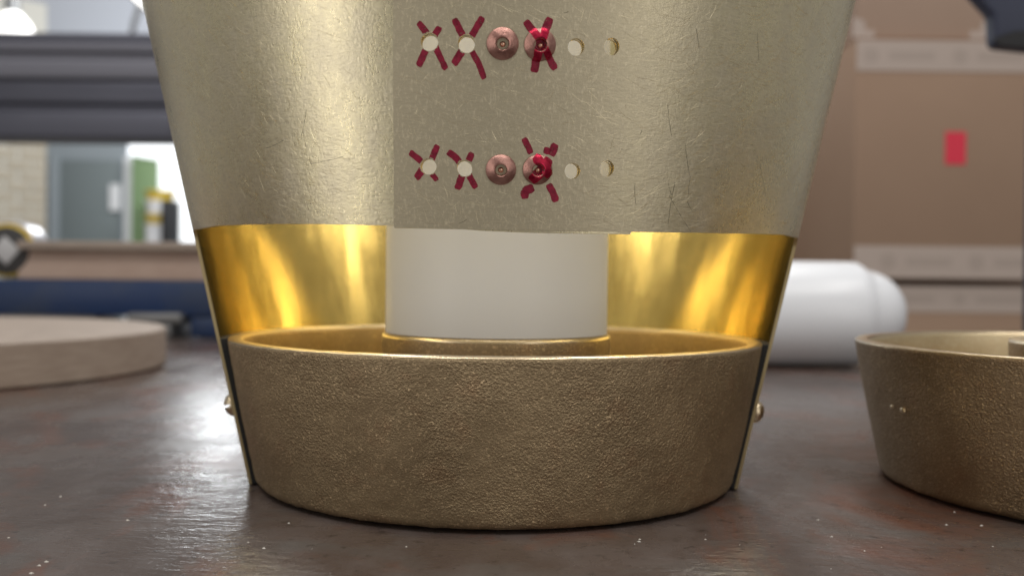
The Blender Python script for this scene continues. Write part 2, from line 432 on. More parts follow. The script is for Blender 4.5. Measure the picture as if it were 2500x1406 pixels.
A2 = [scuff_reflection(a) for a, z in V2]; at_.data.foreach_set('value', A2+A2+[.5]*(len(V)-2*n0))
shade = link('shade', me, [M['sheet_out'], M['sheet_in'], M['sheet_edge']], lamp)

# rivets (copper blind rivets with a stub of the pin inside)
RR = .00337
RPROF = [(RR*1.0, 0.00004), (RR*.985, .00028), (RR*.90, .00050), (RR*.70, .00086), (RR*.55, .00112), (RR*.47, .00126), (RR*.42, .00131), (RR*.385, .00118), (RR*.365, .0004), (RR*.35, -.0003), (0.00001, -.0003)]
def rivet_h(r, sc_=1.0):
    pr = [(p[0]*sc_, p[1]) for p in RPROF]
    if r >= pr[0][0]: return 0.0
    for (r1, h1), (r0, h0) in zip(pr[:-1], pr[1:]):
        if r0 <= r <= r1: return h0+(h1-h0)*(r-r0)/max(1e-9, r1-r0)
    return pr[-1][1]
def frame_at(a, z, off=0.0):
    p = pt(a, z, off); n = Vector((math.sin(a), -math.cos(a), -RB)).normalized()
    tx = Vector((math.cos(a), math.sin(a), 0)); ty = n.cross(tx)
    return p, tx, ty, n
riv_c = []
for x, y, r, kind in RIV:
    a, z = cone_hit(x, y); p, tx, ty, n = frame_at(a, z, sheet_off(a))
    rot = Matrix((tx, ty, n)).transposed()
    sc_ = r/38
    riv_c.append((a, z, sc_))
    tilt = Matrix.Rotation(random.uniform(-.05, .05), 3, 'X') @ Matrix.Rotation(random.uniform(-.05, .05), 3, 'Y')
    rv = lathe('rivet', [(q[0]*sc_, q[1], 0) for q in RPROF]+[(.00001, -.0005, 0)], M['copper'], lamp, 40, p, rot, R(28))
    ox, oy = random.uniform(-.0001, .0001), random.uniform(-.00015, .0)
    lathe('pin', [(.00001, .00055), (.00030, .00050), (.00055, .00030), (.00062, -.0003)], M['copper_pin'], rv, 20, p+tx*ox+ty*oy, rot, R(60))
    if kind == 'inked': rv['label'] = 'copper rivet head smeared with red marker'

# red marker strokes
def ink_height(a, z):
    best = 0.0
    for ra, rz, s in riv_c:
        d = math.hypot((a-ra)*Rs(ra, rz), z-rz)
        best = max(best, rivet_h(d, s))
    return best
def stroke(pts, wpx, over=False):
    # resample in the photograph-independent sheet coordinates
    S = []
    P = [cone_hit(x, y) for x, y in pts]
    P = [(a*Rs(a, z), z, Rs(a, z)) for a, z in P]
    wid = wpx/FPX*.206*1.22
    tot = sum(math.hypot(P[i+1][0]-P[i][0], P[i+1][1]-P[i][1]) for i in range(len(P)-1))
    n = max(8, int(tot/.00022)); out = []
    for k in range(n+1):
        d = tot*k/n
        for i in range(len(P)-1):
            L = math.hypot(P[i+1][0]-P[i][0], P[i+1][1]-P[i][1])
            if d <= L or i == len(P)-2:
                q = min(1, d/L); out.append((P[i][0]+(P[i+1][0]-P[i][0])*q, P[i][1]+(P[i+1][1]-P[i][1])*q)); break
            d -= L
    NW = 8; v = []; f = []; seed = random.random()*100
    r0 = P[0][2]; mi = []
    hot = []; inh = []
    for k, (x, z) in enumerate(out):
        x0, z0 = out[max(0, k-1)]; x1, z1 = out[min(n, k+1)]
        dx, dz = x1-x0, z1-z0; L = math.hypot(dx, dz) or 1; nx, nz_ = -dz/L, dx/L
        e = k/n
        cap = min(1, (min(e, 1-e)*tot)/(wid*.35)); cap = .62+.38*math.sqrt(max(0, cap))
        wl = wid*.5*cap*(1+.16*noise.noise(Vector((k*.23, seed, 0)))); wr = wid*.5*cap*(1+.16*noise.noise(Vector((k*.23, seed, 9))))
        sk = wid*.18*noise.noise(Vector((seed, 3, 3)))
        for j in range(NW+1):
            u = j/NW; o = -wl+(wl+wr)*u
            # slanted ends
            sh = (u-.5)*sk*(2 if k in (0, n) else 0)
            xx = x+nx*o+dx/L*sh; zz = z+nz_*o+dz/L*sh
            # angle from arc: use the local radius at this height
            aa = xx/r0; h = ink_height(aa, zz)
            p, tx, ty, nn = frame_at(aa, zz, .00004+sheet_off(aa))
            v.append(p+nn*(h+(.00005 if h else 0))); hot.append(h > 0); inh.append(in_hole(aa, zz, 1.0))
    for k in range(n):
        for j in range(NW):
            i = k*(NW+1)+j; q = (i, i+1, i+NW+2, i+NW+1)
            if any(inh[c] for c in q): continue
            f.append(q); mi.append(1 if sum(hot[c] for c in q) >= 2 else 0)
    o = pydata('marker_stroke', v, f, [M['ink'], M['ink_metal']], shade, True, mi)
    return o
# each P uses its own start radius: strokes are short, heights differ little
for pts, wpx in [
    ([(1022, 56), (1046, 82)], 13), ([(1074, 67), (1063, 87)], 14), ([(1040, 125), (1021, 164)], 14), ([(1068, 114), (1088, 171)], 12.5),
    ([(1109, 47), (1129, 88)], 14), ([(1179, 43), (1153, 87)], 14), ([(1129, 127), (1107, 159)], 15), ([(1152, 124), (1168, 155), (1182, 194)], 12),
    ([(1282, 53), (1310, 88), (1332, 124), (1345, 148), (1359, 171)], 15), ([(1343, 45), (1329, 82), (1316, 119), (1306, 178)], 17),
    ([(1002, 372), (1028, 397)], 13), ([(1069, 355), (1055, 387)], 13), ([(1028, 414), (1016, 437)], 15), ([(1053, 427), (1067, 442)], 11),
    ([(1093, 372), (1108, 380), (1121, 396)], 14), ([(1153, 373), (1145, 391)], 13), ([(1127, 432), (1116, 463)], 15), ([(1146, 430), (1162, 460)], 13),
    ([(1278, 338), (1288, 356), (1297, 376)], 13), ([(1356, 352), (1346, 381)], 17), ([(1327, 366), (1343, 372)], 14),
    ([(1304, 381), (1326, 404), (1342, 432)], 20), ([(1342, 388), (1318, 420), (1296, 442)], 22),
    ([(1303, 459), (1277, 468)], 18), ([(1280, 464), (1282, 486)], 17), ([(1338, 450), (1349, 468), (1359, 493)], 15)]:
    for e in (0, -1):
        for hx, hy, hr in HOLES:
            x, y = pts[e]; dd = math.hypot(x-hx, y-hy)
            if dd < hr+14: pts = list(pts); pts[e] = (x+(hx-x)*8/dd, y+(hy-y)*8/dd)
    stroke(pts, wpx)

# scratches on the outer face: hair-thin raised burrs and a few dark scores
def near_edge(a, z, lap):
    s = a+lap
    if z < .08 and not inpoly(s, z, poly): return True
    if z > .08 and in_hole(s, z, 1.12): return True
    for ra, rz, k in riv_c:
        if lap == 0 and math.hypot((a-ra)*.1, z-rz) < RR*1.05: return True
    return False
def scratch_mesh(name, items, m, lift):
    v = []; f = []
    for a, z, ang, L, curv, wd, tilt in items:
        n = 5; lap = 0 if a >= seam_a(z) else TAU
        prev = None; x, zz = 0.0, z; th = ang-curv/2; ok = True; rows = []
        r0 = Rs(a, z)
        for k in range(n+1):
            aa = a+x/r0
            if aa > ACUT+.9 and False: ok = False
            if (lap == TAU and aa > seam_a(zz)-.002) or (lap == 0 and aa < seam_a(zz)+.001) or near_edge(aa, zz, lap): ok = False; break
            taper = math.sin(math.pi*(.08+.84*k/n))
            off = sheet_off(aa+lap)+lift
            p, tx, ty, nn = frame_at(aa, zz, off)
            d = tx*math.cos(th)+ty*math.sin(th); sd = nn.cross(d)*wd*taper*.5
            rows.append((p-sd, p+sd+nn*(tilt*wd*taper)))
            x += L/n*math.cos(th); zz += L/n*math.sin(th); th += curv/n
        if not ok: continue
        i = len(v)
        for q in rows: v += [q[0], q[1]]
        for k in range(n): f.append((i+2*k, i+2*k+1, i+2*k+3, i+2*k+2))
    o = pydata(name, v, f, m, shade); o['kind'] = 'stuff'
    return o
items = []
for _ in range(8500):
    a = random.uniform(R(-80), R(80)); z = random.uniform(.062, .15)
    deg = math.degrees(a)
    if a < seam_a(z): ang = R(random.gauss(-28, 20)); L = random.uniform(.0010, .0045)
    elif deg < 18:
        ang = random.uniform(0, math.pi); L = random.uniform(.0008, .0035)
        if random.random() < .25: ang = R(random.gauss(-22, 8)); L = random.uniform(.003, .008)
    else: ang = R(random.gauss(12, 22)); L = random.uniform(.0015, .0075)
    items.append((a, z, ang, L, random.gauss(0, .45) if deg < 18 else abs(random.gauss(.3, .45)), random.uniform(.000025, .00006), random.uniform(-.4, .55)))
scratch_mesh('scratch_burrs', items, M['scratch'], .000008)
dark = []
for x0, y0, x1, y1, wp in [(1550, 447, 1553, 500, 5), (1648, 445, 1631, 548, 4.5), (1634, 478, 1687, 565, 5), (1632, 448, 1640, 478, 3), (1673, 350, 1684, 428, 5), (1686, 430, 1681, 475, 4), (1630, 255, 1639, 332, 4.5), (1855, 400, 1868, 472, 4), (1678, 492, 1693, 518, 4), (1562, 328, 1567, 318, 4), (1850, 80, 1853, 150, 2.5), (1700, 70, 1708, 120, 2.5),
                            (640, 361, 684, 341, 5), (745, 400, 832, 381, 5), (728, 330, 740, 266, 4), (1412, 410, 1418, 410, 2), (1120, 546, 1140, 536, 3), (1376, 33, 1388, 30, 3)]:
    a, z = cone_hit(x0, y0); a2, z2 = cone_hit(x1, y1); r0 = Rs(a, z)
    dx, dz = (a2-a)*r0, z2-z
    dark.append((a, z, math.atan2(dz, dx), math.hypot(dx, dz), random.gauss(0, .05), wp/FPX*.21, -.15))
scratch_mesh('dark_scores', dark, M['dark_scratch'], .00001)

# cast ring, boss
HT = .0428
def cast_ring(parent, mats, origin, seed, rough_amp):
    O = Vector(origin)
    def ro(z): return RA+RB*z-.0020-.0008*z/HT+.0004*math.sin(math.pi*min(1, max(0, z/HT)))
    prof = [(ro(.0035)-.010, .0003, 0), (ro(0)-.0045, .0003, 0)]
    prof += [(ro(0)-.0010, .0011, 0), (ro(0)-.0002, .0014, 0)]
    for k in range(1, 40): prof.append((ro(.0014+(HT-.0028)*k/39), .0014+(HT-.0028)*k/39, 0))
    nrow = len(prof)
    prof += [(ro(HT)-.00008, HT-.0004, 1), (ro(HT)-.0005, HT-.00004, 1), (ro(HT)-.0036, HT, 1), (ro(HT)-.0044, HT-.0007, 2), (ro(HT)-.0048, HT-.0018, 2)]
    for k in range(1, 8): prof.append((ro(HT)-.0048-.0045*k/7, HT-.0018-(HT-.0098)*k/7, 2))
    prof += [(ro(.008)-.011, .007, 2), (.0300, .0065, 2)]
    def jit(P, k, a):
        q = P*1.0+Vector((seed, 0, 0))
        if 2 <= k < nrow:
            d = noise.fractal(q*320, 1.0, 2.0, 4)*.00014*rough_amp + noise.noise(q*60)*.0002
            edge = 1.0
            if k < 7: d += (noise.noise(q*400)*.0003)*(7-k)/5*rough_amp
            r = math.hypot(P.x, P.y); s = (r+d*edge)/r
            P = Vector((P.x*s, P.y*s, P.z+(noise.noise(q*250)*.00022 if k < 5 else 0)))
        elif nrow <= k < nrow+4:
            P = P+Vector((0, 0, noise.noise(q*180)*.00010))
        return P
    v, f, mi = lathe_data(prof, 420, jitter=jit)
    me = bpy.data.meshes.new('base_ring'); me.from_pydata([tuple(p+O) for p in v], [], f); me.update()
    me.polygons.foreach_set('use_smooth', [True]*len(me.polygons)); me.polygons.foreach_set('material_index', mi)
    me.set_sharp_from_angle(angle=R(70))
    ring = link('base_ring', me, mats, parent)
    bp = [(.0349, .004, 0), (.0349, .0410, 0), (.0349, .0429, 1), (.03475, .0436, 2), (.0343, .0439, 2), (.0296, .0439, 2), (.0290, .0433, 2), (.0290, .006, 2), (.0001, .006, 2)]
    lathe('boss', bp, [mats[0], mats[1], mats[2]], parent, 128, O, None, R(50))
    return ring
ring = cast_ring(lamp, [M['cast'], M['cast_rim'], M['cast_in_shadow']], (0, 0, 0), 0.0, 1.0)
# black liner between ring and sheet: behind and at both sides, ends where the sheet is cut
def liner():
    a0, a1 = ACUT, TAU-ACUT; n = 120; v = []; f = []
    for i in range(n+1):
        a = a0+(a1-a0)*i/n
        for z, o in ((.0007, -TH-.0019), (.0007, -TH-.00005), (HT-.0003, -TH-.00005), (HT-.0003, -TH-.0019)): v.append(pt(a, z, o+sheet_off(a)))
    for i in range(n):
        for k in range(4): f.append((i*4+k, i*4+(k+1) % 4, (i+1)*4+(k+1) % 4, (i+1)*4+k))
    f += [(0, 1, 2, 3), (n*4+3, n*4+2, n*4+1, n*4)]
    return pydata('liner', v, f, M['liner'], lamp)
liner()
# slotted round-head screws through the sheet into the ring
def screw(a, z, slot_ang, r=.0034, h=.0027):
    p, tx, ty, n = frame_at(a, z, sheet_off(a if a > 0 else a+TAU))
    rot = Matrix((tx, ty, n)).transposed() @ Matrix.Rotation(slot_ang, 3, 'Z')
    bm = bmesh.new()
    for sgn in (-1, 1):
        b2 = bmesh.new(); bmesh.ops.create_uvsphere(b2, u_segments=28, v_segments=16, radius=r)
        bmesh.ops.scale(b2, vec=(1, 1, h/r), verts=b2.verts)
        for co, no in (((0, 0, .0001), (0, 0, -1)), ((0, sgn*.00045, 0), (0, -sgn, 0))):
            g = list(b2.verts)+list(b2.edges)+list(b2.faces)
            rr = bmesh.ops.bisect_plane(b2, geom=g, plane_co=co, plane_no=no, clear_outer=True)
            ed = [e for e in rr['geom_cut'] if isinstance(e, bmesh.types.BMEdge)]
            bmesh.ops.edgeloop_fill(b2, edges=ed)
        mm = bpy.data.meshes.new('tmp'); b2.to_mesh(mm); b2.free(); bm.from_mesh(mm); bpy.data.meshes.remove(mm)
    bmesh.ops.create_cone(bm, segments=28, radius1=r*.97, radius2=r*.9, depth=.0007, cap_ends=True, matrix=Matrix.Translation((0, 0, .0004)))
    bmesh.ops.transform(bm, matrix=Matrix.Translation(p) @ rot.to_4x4(), verts=bm.verts)
    return from_bm('screw', bm, M['cast_rim'], lamp, angle=R(40))
screw(R(-80), .0226, R(8))
screw(R(80), .0222, R(62))

# white tube standing on the boss
tube = lathe('white_tube', [(.0322, .0441), (.0340, .0441), (.0340, .16), (.0340, .24), (.0322, .24), (.0322, .0441)], M['tube'], None, 128, (0, 0, 0))
tag(tube, 'plain white plastic tube standing upright inside the brass lamp', 'tube')

# second casting beside the lamp
o2 = (CX+.186, -CD+.2905, 0)
ring2 = empty('bronze_casting', o2)
tag(ring2, 'bare cast bronze ring with a boss inside, cut off at the right edge', 'casting')
cast_ring(ring2, [M['cast2'], M['cast_rim'], M['cast_in']], o2, 5.3, .45)
# two small chips in its side
o, d = None, None
for cx_, cy_, rr in ((2177, 992, .0010), (2204, 1002, .0014)):
    o, d = ray(cx_, cy_); best = None
    for k in range(4000):
        p = o+d*(.15+.3*k/4000)
        if math.hypot(p.x-o2[0], p.y-o2[1]) < RA+RB*p.z-.0024+.0006*math.sin(math.pi*p.z/HT)+.00005: best = p; break
    if best is None: continue
    nrm = Vector((best.x-o2[0], best.y-o2[1], 0)).normalized()
    bm = bmesh.new(); bmesh.ops.create_icosphere(bm, subdivisions=2, radius=rr)
    for v_ in bm.verts: v_.co *= 1+.35*noise.noise(v_.co*2200)
    tx = Vector((-nrm.y, nrm.x, 0))
    mtx = Matrix.Translation(best) @ Matrix((nrm, tx, Vector((0, 0, 1)))).transposed().to_4x4() @ Matrix.Diagonal((.22, 1, .55, 1))
    bmesh.ops.transform(bm, matrix=mtx, verts=bm.verts)
    from_bm('chip', bm, M['cast_rim'], ring2, smooth=True)

# grit on the bench
v = []; f = []
def grain(p, s):
    i = len(v); q = [Vector((random.uniform(-1, 1), random.uniform(-1, 1), 0)).normalized() for _ in range(1)]
    a = random.uniform(0, TAU)
    for k in range(4): v.append(p+Vector((math.cos(a+k*1.57)*s*random.uniform(.5, 1.2), math.sin(a+k*1.57)*s*random.uniform(.4, .9), .00002)))
    v.append(p+Vector((0, 0, s*.6)))
    for k in range(4): f.append((i+k, i+(k+1) % 4, i+4))
for _ in range(55):
    px, py = random.uniform(-100, 2600), random.uniform(930, 1420)
    p = on_table(px, py)
    if math.hypot(p.x, p.y) < .077 or math.hypot(p.x-o2[0], p.y-o2[1]) < .077 or p.y > .7 or p.y < TY0+.005: continue
    grain(p, random.choice([.00018, .00022, .0003, .0004]))
for px, py in ((148, 1212), (110, 1233), (311, 1270), (113, 1371), (96, 1380), (76, 1399), (645, 1338), (705, 1277), (1560, 1322), (2031, 1310), (2330, 1250), (2310, 1281), (2396, 1283)):
    p = on_table(px, py)
    if p.y > TY0+.004: grain(p, .00055)
gr = pydata('grit', v, f, M['grit']); tag(gr, 'pale specks of grit scattered over the dark bench top', 'grit', kind='stuff')

# ------------------------------------------------------------------ things behind, left
c0 = Vector((CX-.408, -CD+.612, 0))
disc = empty('wooden_disc', c0); tag(disc, 'thick round plywood disc lying flat on the bench at the left', 'wooden disc')
RD = .182
lathe('disc', [(.0001, 0.0004, 1), (RD-.001, .0004, 1), (RD, .0014, 1), (RD, .0236, 0), (RD-.0014, .0246, 0), (.0001, .0246, 0)], [M['wood'], M['wood_edge']], disc, 160, c0)
# blue bar on a grey plate
yb = -CD+.93
bar = empty('blue_steel_bar', (-.45, yb, 0)); tag(bar, 'navy blue painted steel bar with a foot, lying behind the wooden disc', 'steel bar')
xl, xr = at(-260, 700, yb+.0).x, at(640, 700, yb).x
zt = at(300, 684, yb).z; zb = at(300, 770, yb).z
box('bar', ((xl+xr)/2, yb+.03, (zt+zb)/2), (xr-xl, .06, zt-zb), M['blue'], bar, .002)
xf = at(462, 800, yb).x
box('foot', ((xf+xr)/2, yb+.031, zb/2+.0002), (xr-xf, .058, zb-.0008), M['blue'], bar, .002)
pl = empty('grey_metal_plate', (xf-.3, yb, 0)); tag(pl, 'grey steel plate stacked under the navy bar next to its foot', 'metal plate')
box('plate', ((xl+xf)/2-.006, yb+.022, .0065), (xf-xl-.014, .07, .0125), M['grey_metal'], pl, .002)
box('block', (xf-.03, yb+.020, .0185), (.052, .062, .0105), M['grey_metal'], pl, .003)
box('spacer', ((xl+xf)/2-.04, yb+.03, .0185), (xf-xl-.10, .05, .0105), M['grey_metal'], pl, .002)
# boards lying on the bar
z1 = at(300, 631, yb).z; z2 = at(300, 612, yb).z; z3 = at(300, 590, yb).z
bx0, bx1 = at(40, 640, yb).x, at(700, 640, yb).x
b1 = box('plank', ((bx0+bx1)/2, yb+.045, (zt+z2)/2+.0001), (bx1-bx0, .085, z2-zt-.0004), M['board'], None, .001)
tag(b1, 'pale pinkish wooden plank resting on the navy bar', 'plank')
b2 = box('thin_board', ((bx0+bx1)/2+.004, yb+.040, (z2+z3)/2+.0001), (bx1-bx0, .095, z3-z2-.0004), M['wood'], None, .001)
tag(b2, 'thin light board lying on top of the pinkish plank', 'board')
# tape measure
tc = at(36, 594, yb-.012+.03); tr = .0262
tc.z = zt+tr+.0006
tm = empty('tape_measure', (tc.x, tc.y, zt)); tag(tm, 'round yellow and black tape measure with a pale diamond badge, on the navy bar', 'tape measure')
rotx = Matrix.Rotation(math.pi/2, 3, 'X')
lathe('case', [(.0001, -.015), (tr-.003, -.015), (tr, -.012), (tr, .012), (tr-.003, .015), (.0001, .015)], M['yellow'], tm, 64, tc, rotx)
lathe('grip', [(.0001, .0158), (tr-.0055, .0160), (tr-.0035, .0150), (tr-.004, .0140)], M['rubber'], tm, 64, tc, rotx)
v = []; f = []
for i in range(25):
    q = R(15+110*i/24)
    for rr, yy in ((tr+.0003, -.013), (tr+.0022, -.013), (tr+.0022, .013), (tr+.0003, .013)):
        v.append(tc+Vector((math.cos(q)*rr, yy, math.sin(q)*rr)))
for i in range(24):
    for k in range(4): f.append((i*4+k, i*4+(k+1) % 4, i*4+4+(k+1) % 4, i*4+4+k))
f += [(0, 1, 2, 3), (99, 98, 97, 96)]
pydata('chrome_band', v, f, M['chrome'], tm)
s = .0135
extrude_poly('badge', [tc+Vector((dx*s, -.0172, dz*s)) for dx, dz in ((-1, .0), (-.1, 1.05), (1, .05), (.05, -1.0))], (0, .0012, 0), M['label'], tm, .0003)

# steel beam of a rack across the back left
ym = -CD+1.7
beam = empty('rack_beam', at(200, 345, ym)); tag(beam, 'dark steel rack beam running across the back left with ribbed face', 'beam')
def zz(py): return at(200, py, ym).z
X0, X1 = at(-900, 200, ym).x, at(441, 200, ym).x
slope = -math.tan(R(1.2))
def rib(name, y0, y1, dy, m, bev=.006):
    za, zb_ = zz(y0), zz(y1)
    o = box(name, (0, 0, 0), (X1-X0, .09, abs(za-zb_)-.001), m, beam, min(bev, abs(za-zb_)*.3), 3)
    o.location = Vector(((X0+X1)/2, ym+dy, (za+zb_)/2))-beam.location+Vector(beam.location)*0
    return o
for nm, y0, y1, dy, m in (('flange', 92, 120, .008, 'beam'), ('lip', 120, 140, .0, 'beam_l'), ('web', 140, 158, .008, 'beam_l'), ('tube', 158, 205, .0, 'beam_l'), ('web', 205, 262, .008, 'beam'), ('groove', 262, 282, .016, 'beam'), ('flange', 282, 346, .0, 'beam')):
    za, zb_ = zz(y0), zz(y1)
    rot = Matrix.Rotation(math.atan(-slope), 4, 'Y')
    box(nm, ((X0+X1)/2, ym+dy, (za+zb_)/2), (X1-X0, .09, za-zb_-.0006), M[m], beam, min(.004, (za-zb_)*.2), 3)
for xx in (X0+.05, at(-200, 300, ym).x):
    box('post', (xx, ym+.09, (FZ+.5)/2), (.07, .07, .5-FZ-.001), M['beam'], beam, .004)

# ------------------------------------------------------------------ things behind, right
# white container lying on its side
wc = at(2040, 760, -CD+.70); wr = .0372
wb = empty('white_container', (wc.x, wc.y, 0)); tag(wb, 'glossy white rounded plastic container lying behind the lamp at the right', 'container')
xe = at(2205, 740, wc.y).x
prof = [(.0001, 0), (.016, -.0004), (.0235, -.0022), (.0275, -.006), (.0305, -.0125), (.0325, -.020), (.0338, -.0275), (.0346, -.0335), (.0362, -.0385), (.0370, -.046), (.0372, -.06), (.0372, -.24), (.034, -.247), (.0001, -.248)]
prof = [(.0001, 0), (.009, -.0008), (.0165, -.0038), (.0225, -.0085), (.0268, -.0140), (.0298, -.0205), (.0314, -.0265), (.0322, -.0285), (.0345, -.0315), (.0366, -.0350), (.0372, -.0390), (.0372, -.06), (.0372, -.24), (.034, -.247), (.0001, -.248)]
lathe('body', prof, M['white'], wb, 96, (xe, wc.y, wr+.0002), Matrix.Rotation(R(90), 3, 'Y') @ Matrix.Rotation(R(0), 3, 'Z'), R(60))
# cardboard boxes
yc = -CD+1.5
def carton(name, x0, x1, z0, z1, y0, depth, label, m='card'):
    e = empty(name, ((x0+x1)/2, y0+depth/2, z0)); tag(e, label, 'box', 'cardboard boxes stacked behind at the right')
    box('carton', ((x0+x1)/2, y0+depth/2, (z0+z1)/2), (x1-x0, depth, z1-z0-.003), M[m], e, .004, 2)
    return e
x0 = at(2086, 400, yc).x; x1 = x0+.52
zt1, zb1 = at(2086, 92, yc).z, at(2300, 686, yc).z
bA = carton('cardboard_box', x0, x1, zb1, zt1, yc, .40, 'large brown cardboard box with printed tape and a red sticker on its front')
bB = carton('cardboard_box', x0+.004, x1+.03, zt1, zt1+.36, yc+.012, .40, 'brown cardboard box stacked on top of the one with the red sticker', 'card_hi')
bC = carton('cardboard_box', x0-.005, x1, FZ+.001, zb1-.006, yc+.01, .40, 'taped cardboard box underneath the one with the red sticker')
bD = carton('cardboard_box', x0-.24, x1+.1, FZ+.001, zt1-.05, yc+.47, .35, 'cardboard box added behind the stacked boxes to darken the gaps')  # added to block the view behind, so gaps in the stack go dark
def tape(parent, xa, xb, za, zb_, y, marks=True, phase=0.0):
    tp = box('tape', ((xa+xb)/2, y-.0006, (za+zb_)/2), (xb-xa, .0006, zb_-za), M['tape'], parent)
    if marks:
        x = xa+.022+phase; zc = (za+zb_)/2; h = (zb_-za)
        while x < xb-.12:
            for cx_, ww, hh in ((x, .022, .5), (x+.062, .070, .26)):
                bm = bmesh.new()
                if ww < .03: bmesh.ops.create_circle(bm, cap_ends=True, segments=16, radius=h*hh*.5)
                else: bmesh.ops.create_grid(bm, x_segments=1, y_segments=1, size=.5); bmesh.ops.scale(bm, vec=(ww, h*hh, 1), verts=bm.verts)
                bmesh.ops.rotate(bm, matrix=Matrix.Rotation(R(90), 3, 'X'), verts=bm.verts, cent=(0, 0, 0))
                bmesh.ops.translate(bm, vec=(cx_, y-.0011, zc), verts=bm.verts)
                from_bm('print_mark', bm, M['print'], tp)
            x += .135
    return tp
tw = .0465
tape(bA, x0+.001, x1, zt1-.004-tw, zt1-.004, yc)
tape(bA, x0+.001, x1, zb1+.004, zb1+.004+tw*1.05, yc, True, .03)
tape(bC, x0, x1-.01, zb1-.006-tw*.9, zb1-.008, yc+.01, True, .01)
for xa, xb in ((2088, 2142), (2375, 2440)):
    za = at(2100, 84, yc).z
    pa, pb = at(xa, 80, yc).x, at(xb, 80, yc).x
    P = [Vector((pa, yc+.0112, zt1+.002)), Vector((pb, yc+.0112, zt1+.002)), Vector((pb-.002, yc+.0112, zt1+.016)), Vector((pa+(pb-pa)*.62, yc+.0112, zt1+.012)), Vector((pa+(pb-pa)*.5, yc+.0112, zt1+.029)), Vector((pa, yc+.0112, zt1+.033))]
    if xa > 2300: P = [Vector((pa+pb-p.x, p.y, p.z)) for p in P][::-1]
    extrude_poly('tape_end', P, (0, .0006, 0), M['tape'], bB)
sa, sb = at(2308, 322, yc), at(2357, 402, yc)
box('red_sticker', ((sa.x+sb.x)/2, yc-.0006, (sa.z+sb.z)/2), (sb.x-sa.x, .0008, sa.z-sb.z), M['sticker'], bA)
# dark blue machine head reaching in at the top right
yd = -CD+.72
hd = empty('machine_head', (at(2700, 0, yd).x, yd+.05, 0)); tag(hd, 'dark blue plastic machine head reaching into the top right corner', 'machine')
P = [at(x, y, yd) for x, y in ((2340, -60), (2396, 2), (2427, 36), (2429, 96), (2433, 108), (2444, 114), (2620, 132), (2760, 132), (2760, -160), (2340, -160))]
extrude_poly('housing', P, (0, .016, 0), M['navy'], hd, .003)
P = [at(x, y, yd-.004) for x, y in ((2432, 92), (2436, 104), (2446, 111), (2620, 129), (2620, 76), (2480, 76))]
extrude_poly('underside_shadow', P, (0, .003, 0), M['black'], hd)  # black sheet painting the shadow on the housing's underside
xs = at(2700, 0, yd).x
box('column', (xs, yd+.04, at(0, 132, yd).z/2), (.05, .05, at(0, 132, yd).z-.001), M['navy'], hd, .004)

# ------------------------------------------------------------------ far end of the workshop
yw = -CD+8.6
def wx(px): return at(px, 400, yw).x
def wz(py): return at(200, py, yw).z
wall = box('wall', ((wx(-700)+wx(1900))/2, yw+.1, (FZ+3.0)/2), (wx(1900)-wx(-700), .16, 3.0-FZ), M['wall'], None); wall['kind'] = 'structure'
# grey lower dado, then an added panel
box('grey_panel', ((wx(110)+wx(312))/2, yw-.0, (FZ+wz(300))/2), (wx(312)-wx(110), .03, wz(300)-FZ), M['wall_d'], wall)
box('grey_panel', ((wx(508)+wx(1000))/2, yw-.0, (FZ+wz(150))/2), (wx(1000)-wx(508), .03, wz(150)-FZ), M['wall_d'], wall)  # unseen panel added to dim the wall's reflection on the bench
dr = empty('grey_door', (wx(220), yw, FZ)); tag(dr, 'blurred grey-green door in the far wall left of the lamp', 'door')
box('leaf', ((wx(152)+wx(300))/2, yw-.035, (FZ+wz(392))/2), (wx(300)-wx(152), .03, wz(392)-FZ), M['door'], dr, .004)
box('frame', (wx(140), yw-.04, (FZ+wz(385))/2), (wx(152)-wx(128), .05, wz(385)-FZ), M['wall_d'], dr, .004)
nt = box('paper_notice', (wx(291), yw-.08, wz(483)), (wx(304)-wx(277), .01, wz(452)-wz(515)), M['white_paint']); tag(nt, 'small pale notice hanging beside the grey door', 'notice')
wn = empty('bright_window', (wx(480), yw, FZ)); tag(wn, 'overexposed white daylight opening in the far wall behind the lamp', 'window')
box('pane', ((wx(316)+wx(505))/2, yw-.02, (wz(346)+wz(640))/2), (wx(505)-wx(316), .01, wz(346)-wz(640)), M['daylight'], wn)
box('frame', (wx(331), yw-.08, (FZ+wz(385))/2), (wx(346)-wx(316), .06, wz(385)-FZ), M['white_paint'], wn)
gp = empty('green_panel', (wx(380), yw-.2, FZ)); tag(gp, 'tall narrow green panel standing before the bright opening', 'panel')
box('panel', ((wx(347)+wx(409))/2, yw-.22, (FZ+wz(400))/2), (wx(409)-wx(347), .04, wz(400)-FZ), M['green'], gp, .01)
P = [Vector((wx(347), yw-.24, wz(400)+.002)), Vector((wx(409), yw-.24, wz(400)+.002)), Vector((wx(402), yw-.24, wz(408)+.09)), Vector((wx(347), yw-.24, wz(386)+.002))]
P[2] = Vector((wx(409), yw-.24, wz(396)))
extrude_poly('slanted_top', P, (0, .04, 0), M['green'], gp)
for i, (a_, b_, m, lab, nm) in enumerate(((475, 498, 'yellow', 'yellow tub, topmost of the stack beside the green panel', 'tub'), (498, 530, 'white_paint', 'pale tub between the two yellow tubs in the stack', 'tub'), (530, 552, 'yellow', 'yellow tub lower in the stack beside the green panel', 'tub'), (552, 640, 'white_paint', 'white bin at the bottom of the yellow stack', 'bin'))):
    zt_, zb_ = wz(a_), wz(b_)
    if nm == 'bin': zb_ = FZ+.002
    o = lathe('stacked_'+nm, [(.0001, zb_+.001), (.10, zb_+.001), (.115, zt_-.02), (.125, zt_-.02), (.125, zt_-.001), (.0001, zt_-.001)], M[m], None, 32, (wx(437), yw-.45, 0))
    tag(o, lab, nm)
